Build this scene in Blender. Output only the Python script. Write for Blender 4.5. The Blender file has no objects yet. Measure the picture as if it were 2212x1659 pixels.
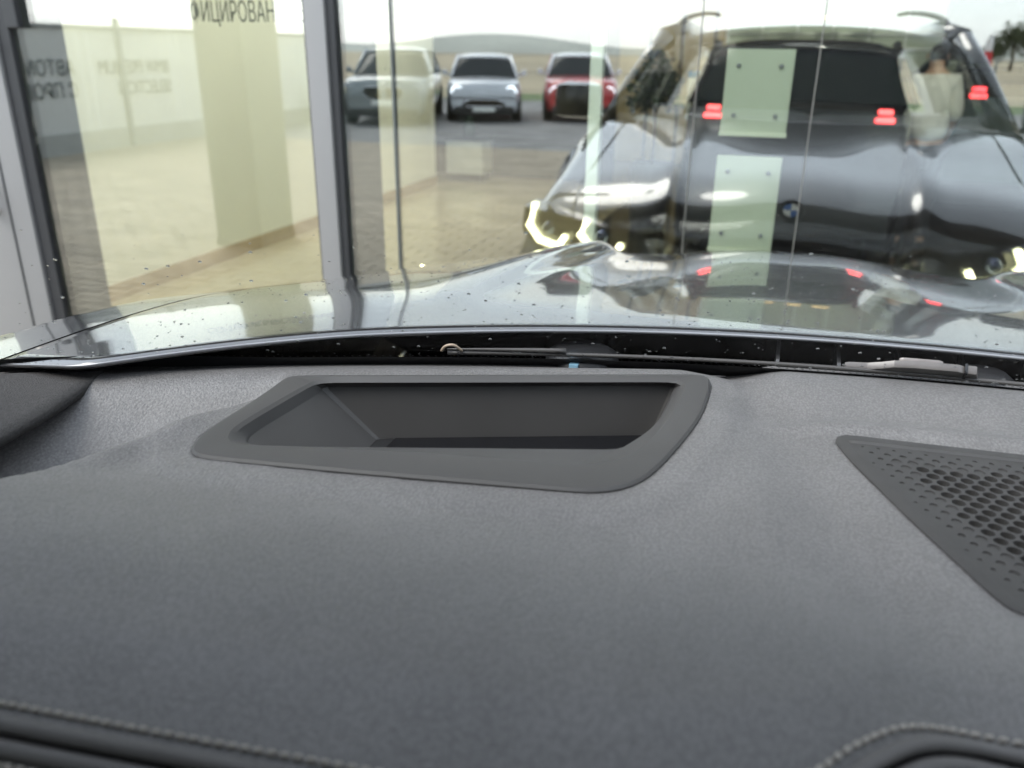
import bpy, bmesh, math, random
from mathutils import Vector, Matrix
from mathutils.geometry import delaunay_2d_cdt
R = math.radians
random.seed(7)
S = bpy.context.scene
COL = S.collection

# ------------------------------------------------------------------ camera
H = 1.55                      # eye height
L = 2.30                      # distance of the showroom glass
X0 = 0.05                     # centre line of the car we sit in
cam_d = bpy.data.cameras.new('camera'); cam = bpy.data.objects.new('camera', cam_d)
COL.objects.link(cam); S.camera = cam
PITCH, YAW, ROLL = R(21.9), R(17.3), R(0.7)
fw = Vector((-math.sin(YAW)*math.cos(PITCH), math.cos(YAW)*math.cos(PITCH), -math.sin(PITCH)))
rt = Vector((math.cos(YAW), math.sin(YAW), 0)); up = rt.cross(fw)
rt2 = rt*math.cos(ROLL)+up*math.sin(ROLL); up2 = -rt*math.sin(ROLL)+up*math.cos(ROLL)
cam.matrix_world = Matrix(((rt2.x, up2.x, -fw.x, 0), (rt2.y, up2.y, -fw.y, 0), (rt2.z, up2.z, -fw.z, H), (0, 0, 0, 1)))
cam_d.sensor_width = 36; cam_d.lens = 36*1789/2212
cam_d.clip_start = 0.02; cam_d.clip_end = 5000
cam_d.dof.use_dof = True; cam_d.dof.focus_distance = 0.80; cam_d.dof.aperture_fstop = 5.8

# ------------------------------------------------------------------ world, sun, exposure
W = bpy.data.worlds.new('World'); S.world = W; W.use_nodes = True
nt = W.node_tree; bg = nt.nodes['Background']
sky = nt.nodes.new('ShaderNodeTexSky'); sky.sky_type = 'NISHITA'; sky.sun_disc = False
SUN_EL, SUN_ROT = R(52), R(225)
sky.sun_elevation = SUN_EL; sky.sun_rotation = SUN_ROT
sky.air_density = 1.0; sky.dust_density = 1.2; sky.ozone_density = 1.0
hs = nt.nodes.new('ShaderNodeHueSaturation'); hs.inputs['Saturation'].default_value = .45     # thin high cloud: a paler sky
nt.links.new(sky.outputs[0], hs.inputs['Color']); ov = nt.nodes.new('ShaderNodeMix'); ov.data_type = 'RGBA'; ov.inputs['Factor'].default_value = .6      # even overcast layer over the whole sky
ov.inputs[7].default_value = (3.05, 3.35, 3.7, 1); nt.links.new(hs.outputs[0], ov.inputs[6]); nt.links.new(ov.outputs[2], bg.inputs[0]); bg.inputs[1].default_value = 0.15
sd = bpy.data.lights.new('sun', 'SUN'); sd.energy = .6; sd.angle = R(30); sd.color = (1, .96, .9)
sun = bpy.data.objects.new('sun', sd); COL.objects.link(sun)
sdir = Vector((math.sin(SUN_ROT)*math.cos(SUN_EL), math.cos(SUN_ROT)*math.cos(SUN_EL), math.sin(SUN_EL)))
sun.rotation_euler = (-sdir).to_track_quat('-Z', 'Y').to_euler()
S.view_settings.view_transform = 'Standard'; S.view_settings.look = 'None'
S.view_settings.gamma = 1.0; S.view_settings.use_curve_mapping = False
S.view_settings.exposure = 2.3
S.render.engine = 'CYCLES'
cy = S.cycles
cy.max_bounces = 16; cy.glossy_bounces = 10; cy.transmission_bounces = 8; cy.transparent_max_bounces = 32; cy.diffuse_bounces = 4
cy.use_denoising = True; cy.caustics_reflective = False; cy.caustics_refractive = False
cy.sample_clamp_indirect = 6.0
try:
    cy.denoiser = 'OPENIMAGEDENOISE'; cy.denoising_input_passes = 'RGB_ALBEDO_NORMAL'
except Exception:
    pass

# ------------------------------------------------------------------ materials
MATS = {}
def mat(name, col, rough=.5, metal=0, coat=0, var=.08, vscale=6., bump=0, bscale=200., ior=1.5, spec=.5, emit=None, es=0, coords='Object', bdist=.001, stretch=None, coat_ior=1.5, fine=0, fscale=700):
    if name in MATS: return MATS[name]
    m = bpy.data.materials.new(name); m.use_nodes = True; t = m.node_tree; p = t.nodes['Principled BSDF']
    p.inputs['Roughness'].default_value = rough; p.inputs['Metallic'].default_value = metal
    p.inputs['Coat Weight'].default_value = coat; p.inputs['Coat Roughness'].default_value = .015
    p.inputs['Coat IOR'].default_value = coat_ior
    p.inputs['IOR'].default_value = ior; p.inputs['Specular IOR Level'].default_value = spec
    tc = t.nodes.new('ShaderNodeTexCoord'); vec = tc.outputs[coords]
    if stretch:
        mp = t.nodes.new('ShaderNodeMapping'); mp.inputs['Scale'].default_value = stretch
        t.links.new(vec, mp.inputs[0]); vec = mp.outputs[0]
    n = t.nodes.new('ShaderNodeTexNoise'); n.inputs['Scale'].default_value = vscale; n.inputs['Detail'].default_value = 5
    t.links.new(vec, n.inputs['Vector'])
    r = t.nodes.new('ShaderNodeValToRGB'); r.color_ramp.elements[0].position = .3; r.color_ramp.elements[1].position = .7
    lo = [max(0, c*(1-var)) for c in col]; hi = [min(1, c*(1+var)) for c in col]
    r.color_ramp.elements[0].color = (*lo, 1); r.color_ramp.elements[1].color = (*hi, 1)
    t.links.new(n.outputs[0], r.inputs[0])
    if fine:                                          # pores of the grain and a little dust
        fn = t.nodes.new('ShaderNodeTexVoronoi'); fn.inputs['Scale'].default_value = fscale; t.links.new(vec, fn.inputs['Vector'])
        fr_ = t.nodes.new('ShaderNodeMapRange'); fr_.inputs['From Max'].default_value = .7; fr_.inputs['To Min'].default_value = 1+fine; fr_.inputs['To Max'].default_value = 1-fine
        t.links.new(fn.outputs['Distance'], fr_.inputs['Value'])
        mm = t.nodes.new('ShaderNodeMix'); mm.data_type = 'RGBA'; mm.blend_type = 'MULTIPLY'; mm.inputs['Factor'].default_value = 1
        t.links.new(r.outputs[0], mm.inputs[6]); t.links.new(fr_.outputs[0], mm.inputs[7]); t.links.new(mm.outputs[2], p.inputs['Base Color'])
    else: t.links.new(r.outputs[0], p.inputs['Base Color'])
    if bump:
        b = t.nodes.new('ShaderNodeTexNoise'); b.inputs['Scale'].default_value = bscale; b.inputs['Detail'].default_value = 3
        t.links.new(vec, b.inputs['Vector'])
        bp = t.nodes.new('ShaderNodeBump'); bp.inputs['Strength'].default_value = bump; bp.inputs['Distance'].default_value = bdist
        t.links.new(b.outputs[0], bp.inputs['Height']); t.links.new(bp.outputs[0], p.inputs['Normal'])
    if emit:
        p.inputs['Emission Color'].default_value = (*emit, 1); p.inputs['Emission Strength'].default_value = es
    MATS[name] = m; return m

def glass(name, tint, r0, ior=1.45, rough=0.0):
    m = bpy.data.materials.new(name); m.use_nodes = True; t = m.node_tree; t.nodes.clear()
    o = t.nodes.new('ShaderNodeOutputMaterial'); mx = t.nodes.new('ShaderNodeMixShader')
    tr = t.nodes.new('ShaderNodeBsdfTransparent'); tr.inputs[0].default_value = (*tint, 1)
    g = t.nodes.new('ShaderNodeBsdfGlossy'); g.inputs['Roughness'].default_value = rough; g.inputs[0].default_value = (1, 1, 1, 1)
    # symmetric fresnel for a thin sheet, so that both sides of the pane act alike
    lw = t.nodes.new('ShaderNodeLayerWeight'); lw.inputs[0].default_value = .5
    pw = t.nodes.new('ShaderNodeMath'); pw.operation = 'POWER'; pw.inputs[1].default_value = 5.0 if ior > 1.3 else 7.0
    ml = t.nodes.new('ShaderNodeMath'); ml.operation = 'MULTIPLY_ADD'; ml.inputs[1].default_value = 1-r0; ml.inputs[2].default_value = r0
    t.links.new(lw.outputs['Facing'], pw.inputs[0]); t.links.new(pw.outputs[0], ml.inputs[0])
    t.links.new(ml.outputs[0], mx.inputs[0]); t.links.new(tr.outputs[0], mx.inputs[1]); t.links.new(g.outputs[0], mx.inputs[2])
    t.links.new(mx.outputs[0], o.inputs[0]); MATS[name] = m; return m

def emis(name, col, s):
    return mat(name, (.8, .8, .8), .4, emit=col, es=s)

paint = mat('black_metallic_paint', (.012, .012, .014), .25, 0, 1.0, .15, 30, coat_ior=1.85)
trim = mat('black_plastic', (.012, .012, .013), .45, var=.2, bump=.15, bscale=600)
blackrub = mat('black_rubber', (.008, .008, .009), .6)
gloss_black = mat('gloss_black', (.006, .006, .007), .06)
chrome = mat('chrome', (.75, .76, .78), .12, 1)
dash_m = mat('dash_leather', (.150, .144, .142), .45, var=.09, vscale=16, bump=.95, bscale=560, bdist=.0011, stretch=(1, .75, 1), spec=.55, fine=.22, fscale=480)
dash_low = dash_m
hud_m = mat('hud_plastic', (.052, .0495, .048), .55, var=.06, vscale=12, bump=.08, bscale=1500, spec=.45)
grille_m = mat('speaker_plastic', (.040, .038, .037), .55, var=.08, vscale=40, bump=.1, bscale=1200)
fabric_m = mat('woven_fabric', (.045, .042, .041), .85, var=.25, vscale=300, bump=.7, bscale=700, bdist=.002)
thread_m = mat('grey_thread', (.48, .44, .39), .8, var=.2, vscale=900, bump=.4, bscale=2500)
pipe_m = mat('piping_leather', (.13, .122, .118), .5, var=.1, bump=.25, bscale=700)
foam_m = mat('black_foam', (.003, .003, .004), .9)
wiper_m = mat('wiper_grey_plastic', (.06, .055, .052), .35, var=.15, bump=.1, bscale=500)
alu = mat('anodised_aluminium', (.24, .238, .24), .45, .15, var=.03, vscale=3, bump=.05, bscale=300)
alu_d = mat('dark_gasket', (.018, .019, .022), .5)
alu_in = mat('mullion_inner_face', (.13, .145, .145), .5, var=.05)
wall_m = mat('cream_wall_paint', (.81, .80, .70), .6, var=.02, vscale=2, bump=.08, bscale=90)
wall_b = mat('beige_panel', (.46, .36, .20), .5, var=.12, vscale=3, bump=.05, bscale=50)
base_m = mat('brown_baseboard', (.42, .31, .18), .4, var=.1, vscale=4)
tile_m = mat('tan_porcelain_tile', (.50, .43, .28), .12, var=.08, vscale=3, spec=.5)
grout_m = mat('grout', (.30, .25, .17), .8)
col_m = mat('beige_column_render', (.25, .25, .175), .8, var=.04, vscale=3, bump=.15, bscale=60)
white_m = mat('white_board', (.78, .80, .74), .5, var=.02)
paver_m = mat('sand_paver', (.33, .28, .21), .85, var=.22, vscale=2.2, bump=.3, bscale=90, coords='Object')
mortar_m = mat('paver_sand', (.09, .075, .055), .95)
asph_m = mat('asphalt', (.20, .197, .192), .9, var=.25, vscale=1.5, bump=.4, bscale=120)
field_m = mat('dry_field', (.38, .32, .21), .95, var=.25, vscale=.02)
hill_m = mat('hazy_hill', (.38, .39, .34), .95, var=.2, vscale=.01)  # pale grey-green: distance haze is put into the hill colour
grass_m = mat('grass', (.10, .14, .045), .9, var=.35, vscale=4)
leaf_m = mat('leaf', (.055, .075, .03), .6, var=.4, vscale=8)
leaf_d = mat('indoor_leaf', (.03, .045, .025), .45, var=.4, vscale=20)
bark_m = mat('bark', (.12, .09, .06), .9, var=.3, vscale=12, bump=.6, bscale=40)
facade_glass = glass('coated_facade_glass', (.93, .965, .94), .20)
screen_glass = glass('windscreen_glass', (.97, .99, .985), .012, ior=1.2)
side_glass = glass('tinted_side_glass', (.34, .36, .36), .05)
droplet_m = mat('water', (.98, .98, .98), .0, ior=1.33)
droplet_m.node_tree.nodes['Principled BSDF'].inputs['Transmission Weight'].default_value = 1.0

# ------------------------------------------------------------------ mesh helpers
class MB:
    def __init__(s): s.v = []; s.f = []
    def add(s, vs, fs):
        o = len(s.v); s.v += [tuple(v) for v in vs]; s.f += [tuple(i+o for i in f) for f in fs]; return s
    def box(s, lo, hi, bev=0):
        x0, y0, z0 = lo; x1, y1, z1 = hi
        if not bev:
            return s.add([(x0,y0,z0),(x1,y0,z0),(x1,y1,z0),(x0,y1,z0),(x0,y0,z1),(x1,y0,z1),(x1,y1,z1),(x0,y1,z1)],
                         [(3,2,1,0),(4,5,6,7),(0,1,5,4),(1,2,6,5),(2,3,7,6),(3,0,4,7)])
        bm = bmesh.new(); bmesh.ops.create_cube(bm, size=1)
        for v in bm.verts: v.co = ((x0+x1)/2+v.co.x*(x1-x0), (y0+y1)/2+v.co.y*(y1-y0), (z0+z1)/2+v.co.z*(z1-z0))
        bmesh.ops.bevel(bm, geom=bm.edges[:], offset=bev, segments=2, affect='EDGES', profile=.6)
        bm.verts.index_update(); vs = [v.co.copy() for v in bm.verts]; fs = [[v.index for v in f.verts] for f in bm.faces]; bm.free()
        return s.add(vs, fs)
    def grid(s, fn, nu, nv):
        vs = [fn(i/nu, j/nv) for j in range(nv+1) for i in range(nu+1)]
        fs = [(j*(nu+1)+i, j*(nu+1)+i+1, (j+1)*(nu+1)+i+1, (j+1)*(nu+1)+i) for j in range(nv) for i in range(nu)]
        return s.add(vs, fs)
    def tube(s, pts, r, n=10, closed=False):
        pts = [Vector(p) for p in pts]; m = len(pts); rr = r if isinstance(r, (list, tuple)) else [r]*m
        vs = []; ref = Vector((0, 0, 1))
        for i, p in enumerate(pts):
            a = pts[(i-1) % m] if (closed or i) else p; b = pts[(i+1) % m] if (closed or i < m-1) else p
            t = (b-a).normalized(); k = ref if abs(t.dot(ref)) < .95 else Vector((1, 0, 0))
            x = t.cross(k).normalized(); y = x.cross(t)
            for q in range(n):
                an = 2*math.pi*q/n; vs.append(p+(x*math.cos(an)+y*math.sin(an))*rr[i])
        fs = []
        for i in range(m if closed else m-1):
            j = (i+1) % m
            for q in range(n): fs.append((i*n+q, i*n+(q+1) % n, j*n+(q+1) % n, j*n+q))
        if not closed: fs += [tuple(range(n))[::-1], tuple((m-1)*n+q for q in range(n))]
        return s.add(vs, fs)
    def prism(s, out, d0, d1, ax='z'):
        def P(a, b, c): return (a, b, c) if ax == 'z' else ((a, c, b) if ax == 'y' else (c, a, b))
        n = len(out); vs = [P(a, b, d0) for a, b in out]+[P(a, b, d1) for a, b in out]
        fs = [tuple(range(n))[::-1], tuple(range(n, 2*n))]+[(i, (i+1) % n, n+(i+1) % n, n+i) for i in range(n)]
        return s.add(vs, fs)
    def lathe(s, prof, c=(0, 0, 0), n=24, ax='z'):
        vs = []; m = len(prof)
        for i in range(n):
            a = 2*math.pi*i/n
            for r, h in prof:
                p = (r*math.cos(a), r*math.sin(a), h)
                if ax == 'x': p = (h, p[0], p[1])
                if ax == 'y': p = (p[0], h, p[1])
                vs.append((c[0]+p[0], c[1]+p[1], c[2]+p[2]))
        fs = [(i*m+j, i*m+j+1, ((i+1) % n)*m+j+1, ((i+1) % n)*m+j) for i in range(n) for j in range(m-1)]
        return s.add(vs, fs)
    def build(s, name, m, parent=None, smooth=False, recalc=True):
        me = bpy.data.meshes.new(name); me.from_pydata(s.v, [], s.f)
        if recalc:
            bm = bmesh.new(); bm.from_mesh(me); bmesh.ops.remove_doubles(bm, verts=bm.verts[:], dist=1e-6)
            bmesh.ops.recalc_face_normals(bm, faces=bm.faces[:]); bm.to_mesh(me); bm.free()
        me.materials.append(m)
        if smooth:
            for p in me.polygons: p.use_smooth = True
            if smooth != True:
                me.set_sharp_from_angle(angle=R(smooth))
        o = bpy.data.objects.new(name, me); COL.objects.link(o)
        if parent: o.parent = parent
        return o
def tag(o, label=None, cat=None, group=None, kind=None):
    if label: o['label'] = label
    if cat: o['category'] = cat
    if group: o['group'] = group
    if kind: o['kind'] = kind
    return o
def thing(name, label, cat, loc=(0, 0, 0), rz=0, group=None):
    o = bpy.data.objects.new(name, None); o.empty_display_size = .2; COL.objects.link(o)
    o.location = loc; o.rotation_euler = (0, 0, rz); return tag(o, label, cat, group)
def copy_obj(o, parent, loc=None, name=None):
    c = o.copy(); COL.objects.link(c); c.parent = parent
    if loc is not None: c.location = loc
    return c
def copy_tree(o, parent=None):
    c = copy_obj(o, parent)
    for ch in [q for q in o.children]: copy_tree(ch, c)
    return c
def lerp(a, b, t): return a+(b-a)*t
def sst(a, b, x):
    t = max(0., min(1., (x-a)/(b-a))); return t*t*(3-2*t)
def interp(tab, x):
    if x <= tab[0][0]: return tab[0][1]
    for (a, b), (c, d) in zip(tab, tab[1:]):
        if x <= c: return b+(d-b)*(x-a)/(c-a)
    return tab[-1][1]
def crom(pts, n, closed=False):
    P = [Vector(p) for p in pts]; m = len(P); out = []
    for i in range(m if closed else m-1):
        g = lambda k: P[k % m] if closed else P[max(0, min(m-1, k))]
        a, b, c, d = g(i-1), g(i), g(i+1), g(i+2)
        for k in range(n):
            t = k/n; out.append(.5*((2*b)+(c-a)*t+(2*a-5*b+4*c-d)*t*t+(3*b-a-3*c+d)*t**3))
    if not closed: out.append(P[-1])
    return out
def sdpoly(p, poly):
    """signed distance, negative inside"""
    x, y = p; d = 1e9; ins = False; n = len(poly)
    for i in range(n):
        ax, ay = poly[i]; bx, by = poly[(i+1) % n]; ex, ey = bx-ax, by-ay; wx, wy = x-ax, y-ay
        t = max(0, min(1, (wx*ex+wy*ey)/(ex*ex+ey*ey+1e-12))); dx, dy = wx-ex*t, wy-ey*t
        d = min(d, dx*dx+dy*dy)
        if (ay > y) != (by > y) and x < (bx-ax)*(y-ay)/(by-ay)+ax: ins = not ins
    return -math.sqrt(d) if ins else math.sqrt(d)
def text_obj(name, s, size, m, parent, origin, xdir, ydir, extr=.002, align='LEFT', width=None):
    cu = bpy.data.curves.new(name, 'FONT'); cu.body = s; cu.size = size; cu.extrude = extr; cu.align_x = align
    o = bpy.data.objects.new(name+'_tmp', cu); COL.objects.link(o)
    bpy.context.view_layer.update()
    dg = bpy.context.evaluated_depsgraph_get(); me = bpy.data.meshes.new_from_object(o.evaluated_get(dg))
    bpy.data.objects.remove(o); me.name = name; me.materials.clear(); me.materials.append(m)
    xd, yd = Vector(xdir), Vector(ydir); zd = xd.cross(yd)
    xs = [v.co.x for v in me.vertices]; k = 1
    if width and xs: k = width/(max(xs)-min(xs))
    for v in me.vertices:
        c = v.co.copy(); v.co = Vector(origin)+xd*c.x*k+yd*c.y+zd*c.z
    o = bpy.data.objects.new(name, me); COL.objects.link(o); o.parent = parent; return o

# ================================================================== SETTING: ground, paving, field, hills
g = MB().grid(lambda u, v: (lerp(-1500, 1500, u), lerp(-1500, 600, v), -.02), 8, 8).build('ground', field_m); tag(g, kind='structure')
a = MB().grid(lambda u, v: (lerp(-34, 40, u), lerp(-24, -6.0, v), -.012), 6, 6).build('parking_lot', asph_m); tag(a, kind='structure')
vg = MB().grid(lambda u, v: (lerp(-34, 40, u), lerp(-29, -24, v), -.010+.10*math.sin(u*40)*math.sin(v*3.1)*.3), 40, 3).build('grass_verge', grass_m); tag(vg, kind='structure')
def hillz(x):
    return 5+7.5*math.exp(-((x+240)/70)**2)+3.5*math.exp(-((x+20)/90)**2)+5*math.exp(-((x+420)/80)**2)+2.5*math.sin(x*.021)
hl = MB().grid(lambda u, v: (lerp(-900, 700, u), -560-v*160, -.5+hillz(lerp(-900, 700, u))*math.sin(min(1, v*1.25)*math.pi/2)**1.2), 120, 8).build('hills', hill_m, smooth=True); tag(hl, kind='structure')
# paving: running-bond pavers with sand joints, lying in front of the showroom
pv = MB().box((-12.2, -9.4, -.09), (9, 2.45, -.014)).build('paving', mortar_m); tag(pv, kind='structure')
pl, pw, gp = .24, .12, .013
proto = MB().box((-pl/2+gp/2, -pw/2+gp/2, -.016), (pl/2-gp/2, pw/2-gp/2, 0), .004)
spots = []
nx, ny = int(20.8/pl), int(11.6/pw)
for j in range(ny):
    for i in range(nx):
        x = -12+i*pl+(j % 2)*pl/2; y = -9.3+j*pw
        if x > 8.8 or y > 2.3: continue
        spots.append((x, y))
spots.sort(key=lambda p: math.hypot((p[0]+2.4)*1.0, (p[1]+1.1)))
brick0 = None
for k, (x, y) in enumerate(spots[:290]):
    if brick0 is None:
        brick0 = proto.build('paver', paver_m, pv); o = brick0
    else: o = copy_obj(brick0, pv)
    o.location = (x, y, random.uniform(-.0015, .0015)); o.rotation_euler = (random.uniform(-.004, .004), random.uniform(-.004, .004), random.uniform(-.01, .01))
rest = MB(); tmpl = MB().box((-pl/2+gp/2, -pw/2+gp/2, -.016), (pl/2-gp/2, pw/2-gp/2, 0))
for x, y in spots[290:]:
    dz = random.uniform(-.0015, .0015); rest.add([(a+x, b+y, c+dz) for a, b, c in tmpl.v], tmpl.f)
tag(rest.build('paver_field', paver_m, pv, recalc=False), kind='stuff')

# ================================================================== SHOWROOM BUILDING
fl = MB().box((-7.2, L+.02, -.12), (9, 16, -.012)).build('showroom_floor', grout_m); tag(fl, kind='structure')
ts = .80; tile0 = None
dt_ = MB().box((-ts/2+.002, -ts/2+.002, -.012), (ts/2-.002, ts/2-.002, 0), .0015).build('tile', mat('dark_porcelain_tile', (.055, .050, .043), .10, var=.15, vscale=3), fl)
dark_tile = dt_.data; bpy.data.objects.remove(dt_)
for j in range(15):
    for i in range(17):
        x = -6.4+i*ts+ts/2; y = L+.34+j*ts+ts/2
        if tile0 is None:
            tile0 = MB().box((-ts/2+.002, -ts/2+.002, -.012), (ts/2-.002, ts/2-.002, 0), .0015).build('tile', tile_m, fl); o = tile0
        else: o = copy_obj(tile0, fl)
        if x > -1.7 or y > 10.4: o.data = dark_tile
        o.location = (x, y, random.uniform(-.0004, .0004))
show = thing('showroom_building', 'car showroom with tall coated glass front, grey aluminium mullions and deep eave', 'building', (0, L, 0))
def W2(mb): # world coordinates -> building local
    mb.v = [(x, y-L, z) for x, y, z in mb.v]; return mb
WT = 3.05                                             # glass height
def mullion(x0, x1, gask=(0, .022), depth=.25, line=None):
    m = MB().box((x0, L-.035, 0), (x1, L+.006, WT), .004)
    o = W2(m).build('mullion', alu, show, smooth=30)
    W2(MB().box((x0+.006, L+.016, 0), (x1-.004, L+depth, WT))).build('inner_fin', alu_in, o)
    W2(MB().box((x1, L-.022, 0), (x1+gask[1], L+.005, WT), .003)).build('gasket', alu_d, o)
    W2(MB().box((x0-.012, L-.02, 0), (x0, L+.005, WT), .003)).build('gasket', alu_d, o)
    if line: W2(MB().box((line-.003, L-.0385, 0), (line+.003, L-.034, WT))).build('groove', alu_d, o)
    return o
M1 = mullion(-2.755, -2.475, (0, .05), .26, line=-2.565)
M2 = mullion(-1.337, -1.272, (0, .024), .29)
M3 = mullion(2.60, 2.665); M4 = mullion(-3.90, -3.835); M5 = mullion(5.2, 5.265)
for x0, x1 in ((-5.2, -3.914), (-3.80, -2.769), (-2.423, -1.351), (-1.246, 2.586), (2.69, 5.186), (5.29, 8.9)):
    W2(MB().box((x0, L-.004, .06), (x1, L+.008, WT))).build('glass_pane', facade_glass, show)
W2(MB().box((-5.4, L-.03, WT), (9, L+.12, WT+.16), .005)).build('transom', alu, show)
W2(MB().box((-5.4, L-.02, 0), (9, L+.05, .06), .004)).build('sill', alu, show)
W2(MB().box((-5.6, 1.55, WT+.16), (9.2, L+.4, WT+.44), .01)).build('eave', mat('grey_eave_cladding', (.22, .22, .23), .6, var=.06), show)
W2(MB().box((-7.3, L+.4, WT+.30), (9.2, 16.2, WT+.5))).build('ceiling', mat('white_ceiling', (.72, .71, .67), .8), show)
# interior walls
W2(MB().box((-4.26, L+.13, 0), (-4.06, 9.75, WT+.3))).build('side_wall', wall_m, show)
W2(MB().box((-4.06, L+.13, 0), (-4.042, 9.74, .105), .003)).build('baseboard', base_m, show)
W2(MB().box((9.0, L+.13, 0), (9.2, 16, WT+.3))).build('end_wall', wall_m, show)
W2(MB().box((-7.2, 15.9, 0), (9.2, 16.1, WT+.3))).build('back_wall', mat('dark_back_wall', (.10, .085, .06), .6, var=.2, vscale=2), show)
W2(MB().box((-7.2, 2.5, 0), (-7.0, 15.9, WT+.3))).build('recess_wall', MATS['dark_back_wall'], show)
for i in range(4):                                    # beige wall panels at the back, left
    x = -2.45+i*.46; W2(MB().box((x, 13.0, 0), (x+.42, 13.06, 3.1), .01)).build('wall_panel', wall_b, show)
# thin vertical members behind / in the glass
W2(MB().box((-1.085, L-.0085, .06), (-1.079, L+.0125, WT))).build('glass_joint', mat('grey_silicone', (.10, .11, .105), .5), show)
W2(MB().box((-.230, L-.0075, .06), (-.228, L+.0115, WT))).build('glass_joint', mat('clear_silicone', (.16, .155, .14), .4), show)
W2(MB().box((.059, L-.0075, .06), (.0615, L+.0115, WT))).build('glass_joint', MATS['clear_silicone'], show)
W2(MB().box((-.514, L+.013, .06), (-.480, L+.05, WT), .003)).build('door_stile', mat('cream_stile', (.86, .86, .72), .5), show)
# door fittings on the left stile
h = MB().tube(crom([(-2.622, L-.036, 1.005), (-2.622, L-.075, 1.02), (-2.622, L-.08, 1.06), (-2.622, L-.075, 1.10), (-2.622, L-.036, 1.115)], 5), .013, 12)
W2(h).build('door_handle', mat('pale_handle', (.62, .56, .53), .35), show, smooth=True)
W2(MB().lathe([(0, -.012), (.016, -.012), (.02, -.004), (.02, .004)], (-2.505, L-.038, 1.545), 16, 'y')).build('door_lock', alu_d, show, smooth=40)
W2(MB().box((-2.424, L-.03, 1.60), (-2.375, L-.0045, 1.95), .004)).build('door_closer', alu_d, show)
# window lettering (inside face of the glass)
let_d = mat('dark_grey_vinyl', (.03, .032, .035), .6)
let_w = mat('pale_grey_vinyl', (.52, .53, .54), .6)
zb = 1.621
text_obj('lettering', 'СЕРТИФИЦИРОВАННЫЕ', .080, let_d, show, (-1.902, .0125, zb), (1, 0, 0), (0, 0, 1), .0008, width=.54)
text_obj('lettering', 'АВТОМОБИЛИ', .080, let_d, show, (-1.945, .0125, zb+.135), (1, 0, 0), (0, 0, 1), .0008, width=.42)
text_obj('lettering', 'BMW С ПРОБЕГОМ', .05, let_w, show, (-1.165, .0125, 1.598), (1, 0, 0), (0, 0, 1), .0008, width=.20)
# two blank notice boards fixed behind the pane
for k, (z0, z1, lab) in enumerate(((1.362, 1.562, 'blank pale notice board behind the glass, the upper of a pair'), (1.055, 1.300, 'blank pale notice board behind the glass, the lower of a pair'))):
    t = thing('notice_board', lab, 'notice board', (-.0785, L+.03, z0), group='notice boards on the showroom glass')
    hgt = z1-z0; MB().box((-.083, -.006, 0), (.083, .006, hgt), .002).build('panel', mat('notice_back', (.60, .62, .47), .5, var=.03), t)
    MB().box((-.085, -.010, -.012), (.085, .010, 0), .002).build('ledge', mat('pale_yellow_rail', (.80, .80, .60), .4), t)
    for sx in (-1, 1):
        for zz in (.04, hgt-.04):
            MB().lathe([(0, -.009), (.004, -.009), (.006, -.006), (.006, 0)], (sx*.052, -.004, zz), 10, 'y').build('fixing_screw', alu, t, smooth=True)

# track spotlights: a row washing the cream wall, a few over the showroom cars
lens_m = emis('spot_lens', (1, .95, .80), 6)
CZ = WT+.30
def spot(x, y, aim, watts, cone, label, group):
    t = thing('track_spotlight', label, 'spotlight', (x, y, CZ), group=group)
    d = (Vector(aim)-Vector((x, y, CZ-.16))).normalized()
    MB().tube([(0, 0, 0), (0, 0, -.10)], .012, 8).build('stem', alu, t, smooth=True)
    a = Vector((0, 0, -.16)); MB().tube([a-d*.09, a-d*.085, a+d*.085, a+d*.09], [.035, .05, .05, .047], 18).build('housing', mat('white_lamp_body', (.70, .70, .68), .4), t, smooth=40)
    MB().tube([a+d*.088, a+d*.0915], .036, 16).build('lens', lens_m, t, smooth=40)
    ld = bpy.data.lights.new('spot_lamp', 'SPOT'); ld.energy = watts; ld.spot_size = R(cone); ld.spot_blend = .9; ld.shadow_soft_size = .035; ld.color = (1, .96, .82)
    lo = bpy.data.objects.new('spot_lamp', ld); COL.objects.link(lo); lo.parent = t; lo.location = a+d*.10; lo.rotation_euler = d.to_track_quat('-Z', 'Y').to_euler()
for k in range(5): spot(-2.45, 3.1+1.45*k, (-4.06, 3.2+1.45*k, 1.0), 31, 115, 'white track spotlight aimed at the cream side wall', 'spotlights washing the cream wall')
for x, y, aim in ((.3, 5.4, (.1, 7.2, .9)), (1.6, 5.6, (1.2, 7.8, 1.1)), (-1.2, 6.4, (-1.2, 8.2, 1.0)), (-1.3, 10.8, (-1.5, 13, 1.5)), (.6, 10.9, (.6, 12.9, 1.7))): spot(x, y, aim, 24, 95, 'white track spotlight over the black showroom car', 'spotlights over the showroom cars')
for k in range(5):                                    # warm strip lamps over the counter at the back
    t = thing('strip_lamp', 'warm glowing strip lamp hung over the counter at the back', 'lamp', (-.72+k*.38, 12.6, 1.99), group='strip lamps at the back')
    MB().box((-.13, -.03, 0), (.13, .03, .03), .006).build('housing', trim, t)
    MB().box((-.115, -.034, .004), (.115, -.029, .024)).build('tube', emis('amber_strip', (1, .62, .22), .9), t)
    MB().tube([(0, 0, .03), (0, 0, WT+.3-1.99)], .004, 6).build('cable', trim, t)
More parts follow.
